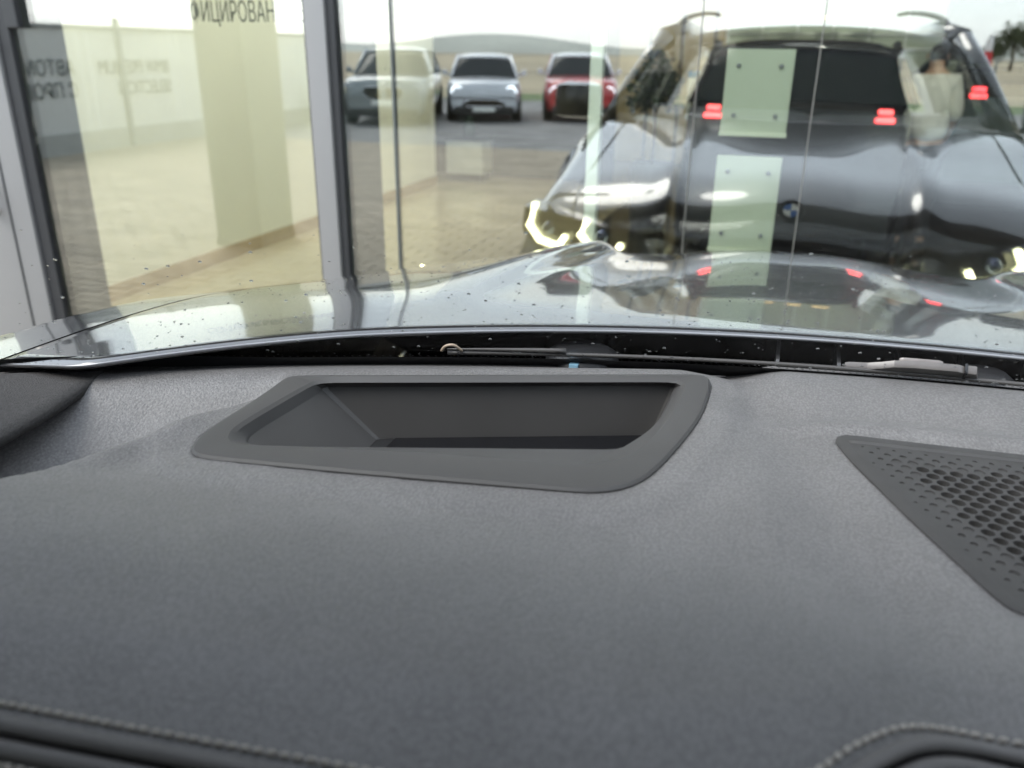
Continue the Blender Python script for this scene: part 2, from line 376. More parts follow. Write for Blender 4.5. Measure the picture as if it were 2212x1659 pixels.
# glazed partition at the back
pt = thing('glazed_partition', 'pale green glazed partition with white frames behind the showroom cars', 'partition', (.1, 12.9, 0))
pane_m = mat('pale_green_pane', (.50, .55, .44), .3, var=.12, vscale=1.2)
for i in range(6):
    x = -1.0+i*.46; MB().box((x, .01, 1.0), (x+.43, .03, 2.5)).build('pane', pane_m, pt)
    MB().box((x-.03, -.02, 0), (x, .05, 2.55), .004).build('frame_post', white_m, pt)
for z in (1.0, 1.62, 1.80, 2.5): MB().box((-1.03, -.025, z), (1.76, .055, z+.03), .004).build('frame_rail', white_m, pt)
MB().box((-1.0, .0, 0), (1.7, .04, .995)).build('lower_panel', mat('dark_counter', (.05, .045, .04), .4), pt)
# display plinth by the wall
t = thing('display_plinth', 'pale display plinth with dark base standing by the cream wall', 'plinth', (-3.80, 10.25, 0))
MB().box((-.24, -.2, .10), (.24, .2, .50), .006).build('case', mat('plinth_grey', (.50, .52, .50), .4), t)
MB().box((-.22, -.18, 0), (.22, .18, .10), .004).build('base', trim, t)
MB().box((-.25, -.21, .50), (.25, .21, .525), .004).build('top', trim, t)
tv = MB().lathe([(0, 0), (.05, 0), (.08, .06), (.085, .16), (.05, .22), (.055, .26)], (0, 0, 0), 18)
tag(tv.build('vase', mat('dark_green_vase', (.03, .05, .04), .2), smooth=True), 'dark vase standing on the display plinth', 'vase').location = (-3.80, 10.25, .525)

# ================================================================== generic car (front = +y), with parts
def make_car(label, loc, rz, Lc, Wd, Ht, hood_z, nose_z, cab, body_c, roof_c, grille, lights, light_front, group=None, name='parked_car', tail_on=False, plate=True, shape='suv', front_light=2.0):
    """cab = (y of windscreen base, y of header, y of roof end, y of rear base), all from the car's centre"""
    root = thing(name, label, 'car', loc, rz, group)
    bc = mat('car_paint_%d_%d_%d' % tuple(int(c*255) for c in body_c), body_c, .3, 0, 1.0, .04, 8)
    rc = mat('car_paint_%d_%d_%d' % tuple(int(c*255) for c in roof_c), roof_c, .3, 0, 1.0, .04, 8)
    gl = MATS.get('car_glass') or mat('car_glass', (.015, .02, .022), .05, var=.1, spec=.25)
    hw = Wd/2; f = Lc/2
    top = [(-f, hood_z*.96), (-f+.06, hood_z), (cab[3], hood_z+.03), (cab[0], hood_z), (lerp(cab[0], f, .55), lerp(hood_z, nose_z, .35)), (f-.14, nose_z+.02), (f-.04, nose_z-.06), (f, nose_z-.22)]
    zbot = .22
    def prof(y):
        t = interp(top, y); nar = 1-.13*sst(f-.55, f, y)-.10*sst(-f+.45, -f, y)
        w = hw*nar; zt = t
        return [(0, zbot), (w*.9, zbot), (w*.97, zbot+.16), (w, zbot+.34), (w, (zbot+zt)/2+.08), (w*.985, zt-.12), (w*.93, zt-.035), (w*.80, zt-.005), (w*.45, zt+.012), (0, zt+.02)]
    ys = [-f, -f+.03, -f+.10, -f+.3]+[lerp(-f+.5, f-.6, i/12) for i in range(13)]+[f-.45, f-.3, f-.18, f-.1, f-.05, f-.02, f]
    mb = MB(); n = 10
    def ring(y):
        p = prof(y); return [(x, y, z) for x, z in p]+[(-x, y, z) for x, z in p[::-1][1:-1]]
    rr = [ring(y) for y in ys]; k = len(rr[0])
    vs = [v for r_ in rr for v in r_]
    fs = [(i*k+j, i*k+(j+1) % k, (i+1)*k+(j+1) % k, (i+1)*k+j) for i in range(len(ys)-1) for j in range(k)]+[tuple(range(k)), tuple((len(ys)-1)*k+j for j in range(k))]
    mb.add(vs, fs).build('body', bc, root, smooth=35)
    MB().box((-hw*.88, -f-.015, .20), (hw*.88, -f+.08, .44), .03).build('rear_bumper', trim, root, smooth=35)
    MB().box((-hw*.80, f-.07, .18), (hw*.80, f+.012, .36), .03).build('front_bumper', trim, root, smooth=35)
    # greenhouse
    def gh(y):
        zt = interp([(cab[3], hood_z), (cab[2], Ht-.05), ((cab[1]+cab[2])/2, Ht-.02), (cab[1], Ht-.05), (cab[0], hood_z)], y)
        s = (zt-hood_z)/(Ht-hood_z)
        wb = hw*.93; wt = lerp(hw*.93, hw*.72, s)
        return zt, wb, wt
    gy = [cab[3]+.001]+[lerp(cab[3], cab[2], i/4) for i in (1, 2, 3)]+[lerp(cab[2], cab[1], i/5) for i in range(6)]+[lerp(cab[1], cab[0], i/4) for i in (1, 2, 3)]+[cab[0]-.001]
    def gring(y):
        zt, wb, wt = gh(y); zb_ = hood_z-.02
        return [(wb, y, zb_), (lerp(wb, wt, .85), y, lerp(zb_, zt, .85)), (wt*.93, y, zt), (wt*.5, y, zt+.015), (0, y, zt+.02), (-wt*.5, y, zt+.015), (-wt*.93, y, zt), (-lerp(wb, wt, .85), y, lerp(zb_, zt, .85)), (-wb, y, zb_)]
    rr = [gring(y) for y in gy]; k = 9; vs = [v for r_ in rr for v in r_]
    MB().add(vs, [(i*k+j, i*k+j+1, (i+1)*k+j+1, (i+1)*k+j) for i in range(len(gy)-1) for j in range(k-1)]).build('window_glass', gl, root, smooth=50)
    rf = MB().grid(lambda u, v: ((lambda q, yy: (lerp(-1, 1, u)*q[2]*1.02, yy, q[0]+.028+.022*(1-(2*u-1)**2)-.045*abs(2*u-1)**6))(gh(lerp(cab[2]-.04, cab[1]+.05, v)), lerp(cab[2]-.10, cab[1]+.06, v))), 12, 8)
    o = rf.build('roof', rc, root, smooth=True); sm = o.modifiers.new('t', 'SOLIDIFY'); sm.thickness = .03
    for s in (-1, 1):
        zt, wb, wt = gh(cab[1]); MB().tube([(s*hw*.93, cab[0]+.02, hood_z), (s*wt*1.0, cab[1], Ht-.03)], .038, 8).build('front_pillar', rc if shape == 'mini' else bc, root, smooth=True)
        zt, wb, wt = gh(cab[2]); MB().tube([(s*hw*.93, cab[3], hood_z), (s*wt*1.0, cab[2], Ht-.03)], .032, 8).build('rear_pillar', bc, root, smooth=True)
        ym = (cab[1]+cab[2])/2; MB().tube([(s*hw*.935, ym, hood_z), (s*hw*.73, ym, Ht-.03)], .03, 8).build('centre_pillar', trim, root, smooth=True)
        m = MB(); xm = s*(hw+.10); m.lathe([(0, -.05), (.05, -.045), (.075, 0), (.07, .05), (0, .06)], (xm, cab[0]-.22, hood_z+.09), 14, 'y'); m.box((min(s*hw*.93, xm), cab[0]-.24, hood_z+.02), (max(s*hw*.93, xm), cab[0]-.20, hood_z+.06))
        m.build('door_mirror', rc if shape == 'mini' else bc, root, smooth=45)
    # wheels
    wr = .34 if shape != 'mini' else .31
    for sx in (-1, 1):
        for y in (-f+.75, f-.78):
            w = MB().lathe([(wr*.62, -.11), (wr*.93, -.11), (wr, -.07), (wr, .07), (wr*.93, .11), (wr*.62, .11)], (sx*(hw-.10), y, wr), 28, 'x').build('wheel', blackrub, root, smooth=40)
            MB().lathe([(0, .085), (.05, .09), (wr*.3, .06), (wr*.62, .08), (wr*.64, -.08), (0, -.08)] if sx > 0 else [(0, -.085), (.05, -.09), (wr*.3, -.06), (wr*.62, -.08), (wr*.64, .08), (0, .08)], (sx*(hw-.10), y, wr), 28, 'x').build('rim', mat('alloy', (.45, .46, .48), .3, 1), w, smooth=40)
            MB().lathe([(wr*1.02, -.01), (wr*1.16, -.01), (wr*1.16, .012), (wr*1.02, .012)], (sx*(hw+.0), y, wr+.01), 28, 'x').build('arch_trim', trim, root, smooth=40)
    # front
    yF = f+.004
    if shape == 'mini':
        out = [(-.44, .46), (-.50, .38), (-.38, .35), (.38, .35), (.50, .38), (.44, .46), (.28, .51), (-.28, .51)]
        gm = MB().prism(out, f-.02, yF+.016, 'y').build('grille', gloss_black, root)
        MB().tube([(x, yF+.02, z) for x, z in out], .016, 8, True).build('grille_frame', chrome, gm, smooth=True)
        for s in (-1, 1):
            hl_ = MB().lathe([(0, .06), (.08, .056), (.145, .035), (.16, 0), (.16, -.16)], (s*hw*.715, f-.09, .67), 28, 'y').build('headlight', mat('lamp_lens', (.55, .58, .60), .06), root, smooth=True)
            MB().tube([(s*hw*.715+.118*math.cos(a), f-.038, .67+.118*math.sin(a)) for a in [i*math.pi/12 for i in range(24)]], .013, 6, True).build('light_ring', emis('cool_ring', (.85, .92, 1), front_light), hl_, smooth=True)
    else:
        for s in (-1, 1):
            out = [(s*.03, nose_z-.20), (s*.09, nose_z-.15), (s*.36, nose_z-.15), (s*.44, nose_z-.24), (s*.34, nose_z-.40), (s*.06, nose_z-.40)]
            gm = MB().prism(out, f-.05, yF+.012, 'y').build('grille', gloss_black, root)
            MB().tube([(x, yF+.012, z) for x, z in out], .012, 8, True).build('grille_frame', chrome, gm, smooth=True)
            out = [(s*.50, nose_z-.20), (s*.55, nose_z-.13), (s*hw*.93, nose_z-.08), (s*hw*.95, nose_z-.15), (s*.66, nose_z-.23)]
            MB().prism(out, f-.28, yF-.03, 'y').build('headlight', mat('lamp_lens', (.55, .58, .60), .06), root)
        tag(MB().lathe([(0, .012), (.035, .012), (.041, .004), (.041, 0)], (0, f-.02, nose_z-.08), 20, 'y').build('bonnet_badge', chrome, root, smooth=True))
    if plate: MB().box((-.26, f+.012, .42 if shape != 'mini' else .24), (.26, f+.03, .53 if shape != 'mini' else .35), .006).build('number_plate', white_m, root)
    # rear
    tl = emis('red_tail_on', (1, .008, .02), 1.3) if tail_on else mat('red_lens', (.35, .01, .01), .1)
    for s in (-1, 1):
        lm = MB()
        for zz in (0, -.058):
            x0, x1 = s*(.575 if zz == 0 else .56), s*(.68 if zz == 0 else .70)
            lm.box((min(x0, x1), -f-.012, lights[0]+zz-.019), (max(x0, x1), -f+.09, lights[0]+zz+.019), .012)
        lm.build('tail_light', tl, root, smooth=40)
    if not tail_on: MB().box((-.26, -f-.016, lights[0]-.30), (.26, -f+.01, lights[0]-.19), .005).build('number_plate', white_m, root)
    return root

# ---- cars on the lot behind us (seen mirrored in the showroom glass), fronts towards the showroom
make_car('silver white hatchback with white roof and round headlights, its front towards the showroom', (-7.30, -16.20, 0), R(-19), 3.8, 1.74, 1.46, .96, .86, (.55, .02, -1.35, -1.75), (.60, .63, .66), (.80, .81, .82), None, (.85,), None, 'cars parked on the lot', shape='mini')
make_car('red hatchback with white roof and round headlights beside the silver one', (-5.13, -17.25, 0), R(-16), 3.85, 1.76, 1.50, 1.0, .90, (.60, .05, -1.4, -1.78), (.50, .03, .035), (.80, .81, .82), None, (.85,), None, 'cars parked on the lot', shape='mini')
make_car('dark grey crossover with wide twin grille parked beside the fence', (-9.06, -14.85, 0), R(-17), 4.5, 1.86, 1.58, 1.02, .95, (.75, .10, -1.7, -2.12), (.20, .23, .235), (.20, .23, .235), None, (.95,), None, 'cars parked on the lot', shape='suv')
make_car('white hatchback parked beyond the low fence rail', (-13.2, -8.9, 0), R(92), 4.2, 1.78, 1.50, .98, .88, (.65, .05, -1.5, -1.95), (.80, .80, .79), (.80, .80, .79), None, (.9,), None, 'cars parked on the lot', shape='suv')
# ---- cars inside the showroom, tails towards the glass
make_car('black off-roader in the showroom with glowing red double tail lights', (.077, 7.0+2.35, .002), 0, 4.7, 1.78, 1.66, 1.20, 1.06, (1.0, .35, -1.95, -2.30), (.012, .013, .015), (.012, .013, .015), None, (1.155,), None, 'cars shown inside the showroom', name='showroom_car', tail_on=True)
make_car('dark green saloon in the showroom beside the person in white', (2.30, 9.0+2.3, .002), 0, 4.6, 1.9, 1.52, 1.05+.20, 1.0, (.95, .3, -1.6, -2.2), (.012, .028, .020), (.012, .028, .020), None, (1.27,), None, 'cars shown inside the showroom', name='showroom_car', tail_on=True)

# ================================================================== person in the showroom
pr = thing('person', 'person in a loose white shirt and dark trousers standing with back turned', 'person', (1.12, 7.75, .002))
def skinobj(name, pts, edges, radii, m, parent, sub=2):
    me = bpy.data.meshes.new(name); me.from_pydata(pts, edges, [])
    bm = bmesh.new(); bm.from_mesh(me); ly = bm.verts.layers.skin.verify(); bm.verts.ensure_lookup_table()
    for i, r_ in enumerate(radii):
        bm.verts[i][ly].radius = r_ if isinstance(r_, tuple) else (r_, r_); bm.verts[i][ly].use_root = (i == 0)
    bm.to_mesh(me); bm.free()
    o = bpy.data.objects.new(name, me); COL.objects.link(o); o.parent = parent
    o.modifiers.new('skin', 'SKIN'); sb = o.modifiers.new('sub', 'SUBSURF'); sb.levels = sub; sb.render_levels = sub
    me.materials.append(m)
    for p in me.polygons: p.use_smooth = True
    o.modifiers['skin'].use_smooth_shade = True
    return o
skin_m = mat('skin_tone', (.45, .27, .18), .5); hair_m = mat('dark_hair', (.012, .010, .009), .6, var=.3, vscale=80, bump=.6, bscale=200)
shirt_m = mat('white_shirt', (.74, .73, .68), .8, var=.05, vscale=10, bump=.4, bscale=25, bdist=.01); trous_m = mat('dark_trousers', (.02, .02, .025), .85, bump=.3, bscale=40)
# body: pelvis, spine, neck, head, arms with hands, legs with feet (slightly bowed head, weight on the left leg)
pr.scale = (.84, .9, 1)
P = [(0, 0, .90), (0, .02, 1.05), (-.01, .03, 1.22), (-.01, .04, 1.36), (-.015, .06, 1.44), (-.02, .09, 1.53), (-.02, .10, 1.60),
     (-.17, .03, 1.35), (-.24, -.03, 1.12), (-.20, .12, .96), (-.18, .17, .90), (-.17, .20, .85),
     (.15, .03, 1.36), (.22, .02, 1.12), (.20, .15, .97), (.19, .20, .91), (.185, .23, .86),
     (-.09, 0, .84), (-.11, .02, .48), (-.12, -.03, .08), (-.13, .10, .035), (.09, 0, .84), (.10, .05, .48), (.11, .0, .08), (.12, .13, .035)]
Ed = [(0, 1), (1, 2), (2, 3), (3, 4), (4, 5), (5, 6), (3, 7), (7, 8), (8, 9), (9, 10), (10, 11), (3, 12), (12, 13), (13, 14), (14, 15), (15, 16), (0, 17), (17, 18), (18, 19), (19, 20), (0, 21), (21, 22), (22, 23), (23, 24)]
Rd = [(.15, .11), (.14, .10), (.16, .11), (.14, .09), .055, (.075, .09), (.07, .085), .055, .042, .033, (.036, .018), (.03, .012), .055, .042, .033, (.036, .018), (.03, .012), .088, .06, .04, (.045, .03), .088, .06, .04, (.045, .03)]
skinobj('body', P, Ed, Rd, skin_m, pr)
sh = skinobj('shirt', [(0, .01, .86), (0, .015, 1.06), (-.01, .03, 1.25), (-.01, .035, 1.38), (-.18, .03, 1.36), (-.245, -.03, 1.14), (-.235, .03, 1.04), (.16, .03, 1.37), (.225, .02, 1.14), (.215, .07, 1.06)], [(0, 1), (1, 2), (2, 3), (3, 4), (4, 5), (5, 6), (3, 7), (7, 8), (8, 9)],
             [(.205, .15), (.195, .14), (.185, .135), (.15, .105), .078, .068, .062, .078, .068, .062], shirt_m, pr)
skinobj('trousers', [(0, 0, .90), (-.09, 0, .80), (-.11, .02, .46), (-.12, -.03, .10), (.09, 0, .82), (.10, .05, .46), (.11, 0, .10)], [(0, 1), (1, 2), (2, 3), (0, 4), (4, 5), (5, 6)], [(.19, .15), .12, .085, .07, .12, .085, .07], trous_m, pr)
skinobj('hair', [(-.02, .05, 1.50), (-.02, .055, 1.575), (-.02, .085, 1.635)], [(0, 1), (1, 2)], [(.082, .07), (.092, .098), (.06, .065)], hair_m, pr)
for s in (-1, 1):
    MB().lathe([(0, -.01), (.018, -.008), (.024, .004), (.012, .01)], (-.02+s*.088, .105, 1.545), 12, 'x').build('ear', skin_m, pr, smooth=True)
    skinobj('shoe', [(s*.12, -.05, .045), (s*.125, .06, .04), (s*.13, .16, .03)], [(0, 1), (1, 2)], [(.05, .045), (.05, .038), (.04, .028)], blackrub, pr)

# potted shrub and price board in the showroom
def leaves(mb, c, r, n, size, zs=1.0):
    for _ in range(n):
        d = Vector((random.gauss(0, 1), random.gauss(0, 1), random.gauss(0, 1))).normalized()*(random.random()**.45)
        lump = 1+.22*math.sin(5*d.x+3*d.z)+.15*math.sin(7*d.y+2)
        p = Vector(c)+Vector((d.x*r, d.y*r, d.z*r*zs))*lump
        u = Vector((random.gauss(0, 1), random.gauss(0, 1), random.gauss(0, .6))).normalized(); w = u.cross(Vector((random.gauss(0, 1), random.gauss(0, 1), random.gauss(0, 1)))).normalized()
        a = size*random.uniform(.6, 1.3); k = u.cross(w)*a*.25
        mb.add([p-u*a, p+w*a*.45+k, p+u*a, p-w*a*.45+k], [(0, 1, 2), (0, 2, 3)])
    return mb
pp = thing('potted_shrub', 'dark round leafy shrub in a tall pot inside the showroom', 'plant', (-1.15, 8.0, .002))
leaves(MB(), (0, 0, 1.28), .23, 900, .045, 1.15).build('crown', leaf_d, pp, recalc=False)
MB().tube([(0, 0, .55), (.01, .0, .8), (0, .01, 1.15)], [.02, .016, .012], 8).build('trunk', bark_m, pp, smooth=True)
MB().lathe([(0, 0), (.15, 0), (.17, .05), (.20, .58), (.19, .60), (.17, .57), (0, .55)], (0, 0, 0), 28).build('pot', mat('charcoal_pot', (.06, .06, .065), .5), pp, smooth=40)
for x, y, lab in ((-.76, 8.15, 'white price board with blue header on a stand beside the shrub'), (.78, 8.9, 'white price board with blue header behind the person in white')):
    pb = thing('price_board', lab, 'board', (x, y, .002), group='price boards in the showroom')
    MB().box((-.13, -.012, .98), (.13, .012, 1.40), .004).build('panel', white_m, pb)
    MB().box((-.13, -.015, 1.345), (.13, -.011, 1.40)).build('header', mat('blue_header', (.05, .22, .42), .4), pb)
    MB().tube([(0, .02, .02), (0, .02, 1.0)], .014, 8).build('stand', alu, pb); MB().lathe([(0, 0), (.16, 0), (.16, .012), (.02, .025)], (0, .02, 0), 20).build('foot', alu, pb, smooth=40)

# ================================================================== outside, behind the car
cl = thing('canopy_column', 'square beige rendered column standing on the paving beside the black car', 'column', (-4.235, -1.53, -.002))
MB().box((-.215, -.25, 0), (.215, .25, 6.2), .012).build('shaft', col_m, cl)
MB().box((-.225, -.26, 0), (.225, .26, .06), .006).build('plinth', mat('column_plinth', (.30, .28, .21), .8), cl)
# sheet fence with printed banner, barbed coil on top
fe = thing('sheet_fence', 'long pale sheet metal fence carrying printed dealer lettering and coiled wire', 'fence', (-10.4, 0, -.012))
sheet = mat('pale_sheet_metal', (.62, .62, .60), .5, var=.05, vscale=2)
post_m = mat('fence_post', (.22, .23, .22), .5)
yy = [1.2-2.1*i for i in range(8)]
for i, y in enumerate(yy):
    MB().box((.0, y-.04, 0), (.07, y+.04, 1.98), .006).build('post', post_m, fe)
    if i < len(yy)-1:
        y1 = yy[i+1]
        def corr(u, v, y=y, y1=y1): # ribbed sheet
            t = lerp(y-.045, y1+.045, u); return (-.012+.018*(1 if (u*42) % 1 < .5 else 0), t, lerp(.32, 1.80, v))
        MB().grid(corr, 84, 1).build('sheet_panel', sheet, fe, recalc=False)
        MB().box((-.03, y1+.05, .0), (.03, y-.05, .32), .006).build('kickboard', mat('concrete_kickboard', (.33, .33, .31), .85, var=.12, vscale=4, bump=.3, bscale=60), fe)
        MB().box((-.02, y1+.05, 1.80), (.035, y-.05, 1.86), .004).build('top_rail', post_m, fe)
        coil = [(.0+.055*math.cos(a*1.0), lerp(y, y1, a/(2*math.pi*21)), 1.93+.055*math.sin(a*1.0)) for a in [k*math.pi/4 for k in range(int(8*21)+1)]]
        MB().tube(coil, .004, 4).build('wire_coil', chrome, fe)
fl_ = mat('banner_print', (.07, .08, .075), .6)
text_obj('lettering', 'BMW PREMIUM', .30, fl_, fe, (.022, -8.35, 1.15), (0, 1, 0), (0, 0, 1), .002, width=1.62)
text_obj('lettering', 'SELECTION', .30, fl_, fe, (.022, -8.35, .83), (0, 1, 0), (0, 0, 1), .002, width=1.25)
text_obj('lettering', 'АВТОМОБИЛИ', .30, fl_, fe, (.022, -6.22, 1.15), (0, 1, 0), (0, 0, 1), .002, width=1.95)
text_obj('lettering', 'С ПРОБЕГОМ', .30, fl_, fe, (.022, -6.22, .83), (0, 1, 0), (0, 0, 1), .002, width=1.75)
# rear fence rail, far things
rf_ = thing('rail_fence', 'low grey wire fence at the far edge of the lot', 'fence', (0, -23.5, -.012))
for i in range(14):
    x = -12+i*2.5; MB().box((x-.03, -.03, 0), (x+.03, .03, 1.5), .004).build('post', post_m, rf_)
for z in (.35, .9, 1.45): MB().tube([(-12, .035, z), (20.5, .035, z)], .012, 6).build('rail', post_m, rf_)
for k, (x, y, s, lab) in enumerate(((24.9, -115, 1.0, 'broad dark green tree at the field edge beside the flag'), (33.5, -122, 1.25, 'taller dark green tree behind the broad one at the field edge'))):
    tr = thing('field_tree', lab, 'tree', (x, y, -.02), group='trees at the field edge')
    MB().tube([(0, 0, 0), (.1, 0, 1.2*s), (0, .1, 2.4*s), (.2, 0, 3.6*s)], [.24*s, .19*s, .15*s, .06], 8).build('trunk', bark_m, tr, smooth=True)
    cr = MB()
    for c in ((0, 0, 3.4), (-1.5, .3, 2.7), (1.5, -.3, 2.9), (.4, .5, 4.3), (-.8, -.4, 3.9), (2.2, .3, 2.3), (-2.2, 0, 2.2)): leaves(cr, [q*s for q in c], 1.35*s, 420, .22)
    cr.build('crown', leaf_m, tr, recalc=False)
sl = thing('street_lamp', 'white street lamp with short arm far beyond the lot', 'lamp', (6.9, -95, -.02))
MB().tube([(0, 0, 0), (0, 0, 3.55)], [.06, .04], 10).build('pole', white_m, sl, smooth=True); MB().box((-.05, -.08, 3.5), (.75, .08, 3.6), .02).build('lamp_head', white_m, sl)
fg = thing('feather_flag', 'red and white feather flag on a pole before the trees', 'flag', (15.4, -80, -.02))
MB().tube([(0, 0, 0), (0, 0, 2.0), (.05, 0, 2.9), (.25, 0, 3.3), (.6, 0, 3.35)], [.03, .03, .025, .02, .015], 8).build('pole', alu, fg, smooth=True)
MB().grid(lambda u, v: (lerp(.03, .85-.25*v, u), .10*math.sin(u*5+v*3), lerp(.9, 2.0, v)), 6, 8).build('red_panel', mat('red_flag', (.55, .03, .05), .7), fg, smooth=True)
MB().grid(lambda u, v: (lerp(.03+.2*v*v, .60-.05*v, u), .10*math.sin(u*5+3+v*3), lerp(2.005, 3.3, v)), 6, 8).build('white_panel', mat('white_flag', (.75, .75, .78), .7), fg, smooth=True)

# ================================================================== THE CAR WE SIT IN
car = thing('black_car', 'glossy black car whose grey dashboard, windscreen and bonnet face the showroom glass', 'car', (X0, 0, 0))
def C2(mb): mb.v = [(x-X0, y, z) for x, y, z in mb.v]; return mb          # world -> car local
# ---- outlines (world metres)
def ws_y(x): return .789-.28*(x-.30)**2 if x < .3 else .789-.10*(x-.30)**2
NEAR = [(-.80, .20), (-.45, .176), (-.315, .181), (-.271, .185), (-.209, .191), (-.151, .197), (-.097, .203), (-.033, .213), (.020, .232), (.047, .254), (.063, .273), (.080, .290), (.098, .303), (.115, .309), (.14, .307), (.20, .292), (.35, .27), (.85, .25)]
nsm = [(p.x, p.y) for p in crom([(a, b, 0) for a, b in NEAR], 8)]
def near_y(x): return interp(nsm, x)
def side(pts, n):
    P = [Vector((a, b, 0)) for a, b in pts]; c = crom(pts=[(p.x, p.y, 0) for p in P], n=12)
    Ls = [0]
    for a, b in zip(c, c[1:]): Ls.append(Ls[-1]+(b-a).length)
    out = []
    for k in range(n):
        t = Ls[-1]*k/n
        for i in range(len(c)-1):
            if Ls[i+1] >= t:
                f = (t-Ls[i])/(Ls[i+1]-Ls[i]+1e-9); out.append(c[i].lerp(c[i+1], f)); break
    return [(p.x, p.y) for p in out]
def round_poly(poly, it=2, w=.25):
    for _ in range(it):
        q = []
        for i in range(len(poly)):
            a, b, c = Vector(poly[i-1]), Vector(poly[i]), Vector(poly[(i+1) % len(poly)])
            q.append(tuple(b*(1-2*w)+a*w+c*w))
        poly = q
    return poly
NS = 26
def outline(A, B, Rr, Cc, Nn, D, Ll, it=3):
    p = side([A, B], NS)+side([B]+Rr+[Cc], NS)+side([Cc]+Nn+[D], NS)+side([D]+Ll+[A], NS)
    return round_poly(p, it)
HO = outline((-.397, .600), (-.038, .728), [(-.034, .697), (-.037, .623), (-.055, .532), (-.070, .496)], (-.092, .480), [(-.18, .466), (-.278, .451)], (-.377, .438), [(-.393, .470), (-.394, .547)], 2)
HI = outline((-.366, .598), (-.060, .706), [(-.059, .68), (-.065, .606), (-.081, .546)], (-.108, .519), [(-.195, .506), (-.270, .490)], (-.362, .468), [(-.374, .490), (-.371, .552)], 2)
SO = round_poly(side([(.064, .648), (.40, .664)], 30)+side([(.40, .664), (.40, .44)], 20)+side([(.40, .44), (.152, .432)], 20)+side([(.152, .432), (.112, .520), (.078, .606)], 30)+side([(.078, .606), (.064, .648)], 4), 2)
def dash_base(x, y):
    z = 1.272+.034*sst(.46, .27, y)-.012*sst(near_y(x)+.06, near_y(x)-.005, y)
    # soft valley between the driver's pad and the speaker side
    xs = interp([(.25, .15), (.33, .105), (.48, .070), (.60, .04), (.68, .01), (.80, -.04)], y)
    z -= .0085*sst(xs-.055, xs+.005, x)*(1-.75*sst(xs+.005, xs+.06, x))
    yw = ws_y(x)
    z += .009*sst(yw-.095, yw-.03, y)*sst(-.06, .03, x)-.006*sst(yw-.02, yw+.012, y)
    z += .0040*math.exp(-((y-(yw-.112))/.011)**2)*sst(-.02, .06, x)
    # raised left rim of the driver's pad
    z += .008*math.exp(-((x-left_edge(y)-.002)/.018)**2)*sst(.36, .44, y)*sst(.535, .47, y)
    return z
def hud_plate(x, y):
    if -.48 < x < .06 and .36 < y < .80:
        d = sdpoly((x, y), HO); return .0038*sst(.040, .018, d), d
    return 0., 1.
def left_edge(y): return interp([(.1, -.475), (.347, -.452), (.411, -.438), (.511, -.414), (.56, -.392), (.60, -.40), (.70, -.40)], y)
def dash_z(x, y):
    hp, dh = hud_plate(x, y); z = dash_base(x, y)+hp
    # left of the top pad the fascia drops into a low trough
    le = left_edge(y); yw = ws_y(x)
    rise = max(0, min(1, (y-yw+.20)/.185)); rise = rise*rise*(3-2*rise)*.5+rise*.5
    low = 1.268-.072*sst(-.64, -.49, x)*(1-rise)-.012*(1-rise)
    low += .006*sst(-.50, -.47, x+.28*(y-.5))*(1-rise)
    k = sst(le+.001, le-.012, x)*(1-sst(yw-.075, yw-.02, y))
    z = lerp(z, min(z, low), k)
    if dh < -.001: z -= .16*sst(-.0015, -.0080, dh)
    if x > .03 and .40 < y < .70:
        ds = sdpoly((x, y), SO)
        if ds < .014: z -= .0010*sst(.014, .002, ds)
        if ds < -.002: z -= .09*sst(-.0025, -.008, ds)
    return z
xs_ = sorted(set([-.80+.012*i for i in range(23)]+[-.53+.0028*i for i in range(268)]+[.222+.01*i for i in range(60)]))
nv = 190
def dfn(u, v):
    x = xs_[int(round(u*(len(xs_)-1)))]; a, b = near_y(x), ws_y(x)+.02; y = lerp(a, b, v); return (x, y, dash_z(x, y))
dashboard = C2(MB().grid(dfn, len(xs_)-1, nv)).build('dashboard', dash_m, car, smooth=True)
# front (driver side) face below the seam
def ffn(u, v):
    x = lerp(-.80, .83, u); y = near_y(x); z = dash_z(x, y)
    q = min(1, v*8); return (x, y+.002-.013*q-.05*v, z-.002-.012*q-.20*v)
C2(MB().grid(ffn, 160, 8)).build('instrument_cowl', mat('cowl_leather', (.04, .039, .04), .5, var=.1, bump=.3, bscale=600), dashboard, smooth=True)
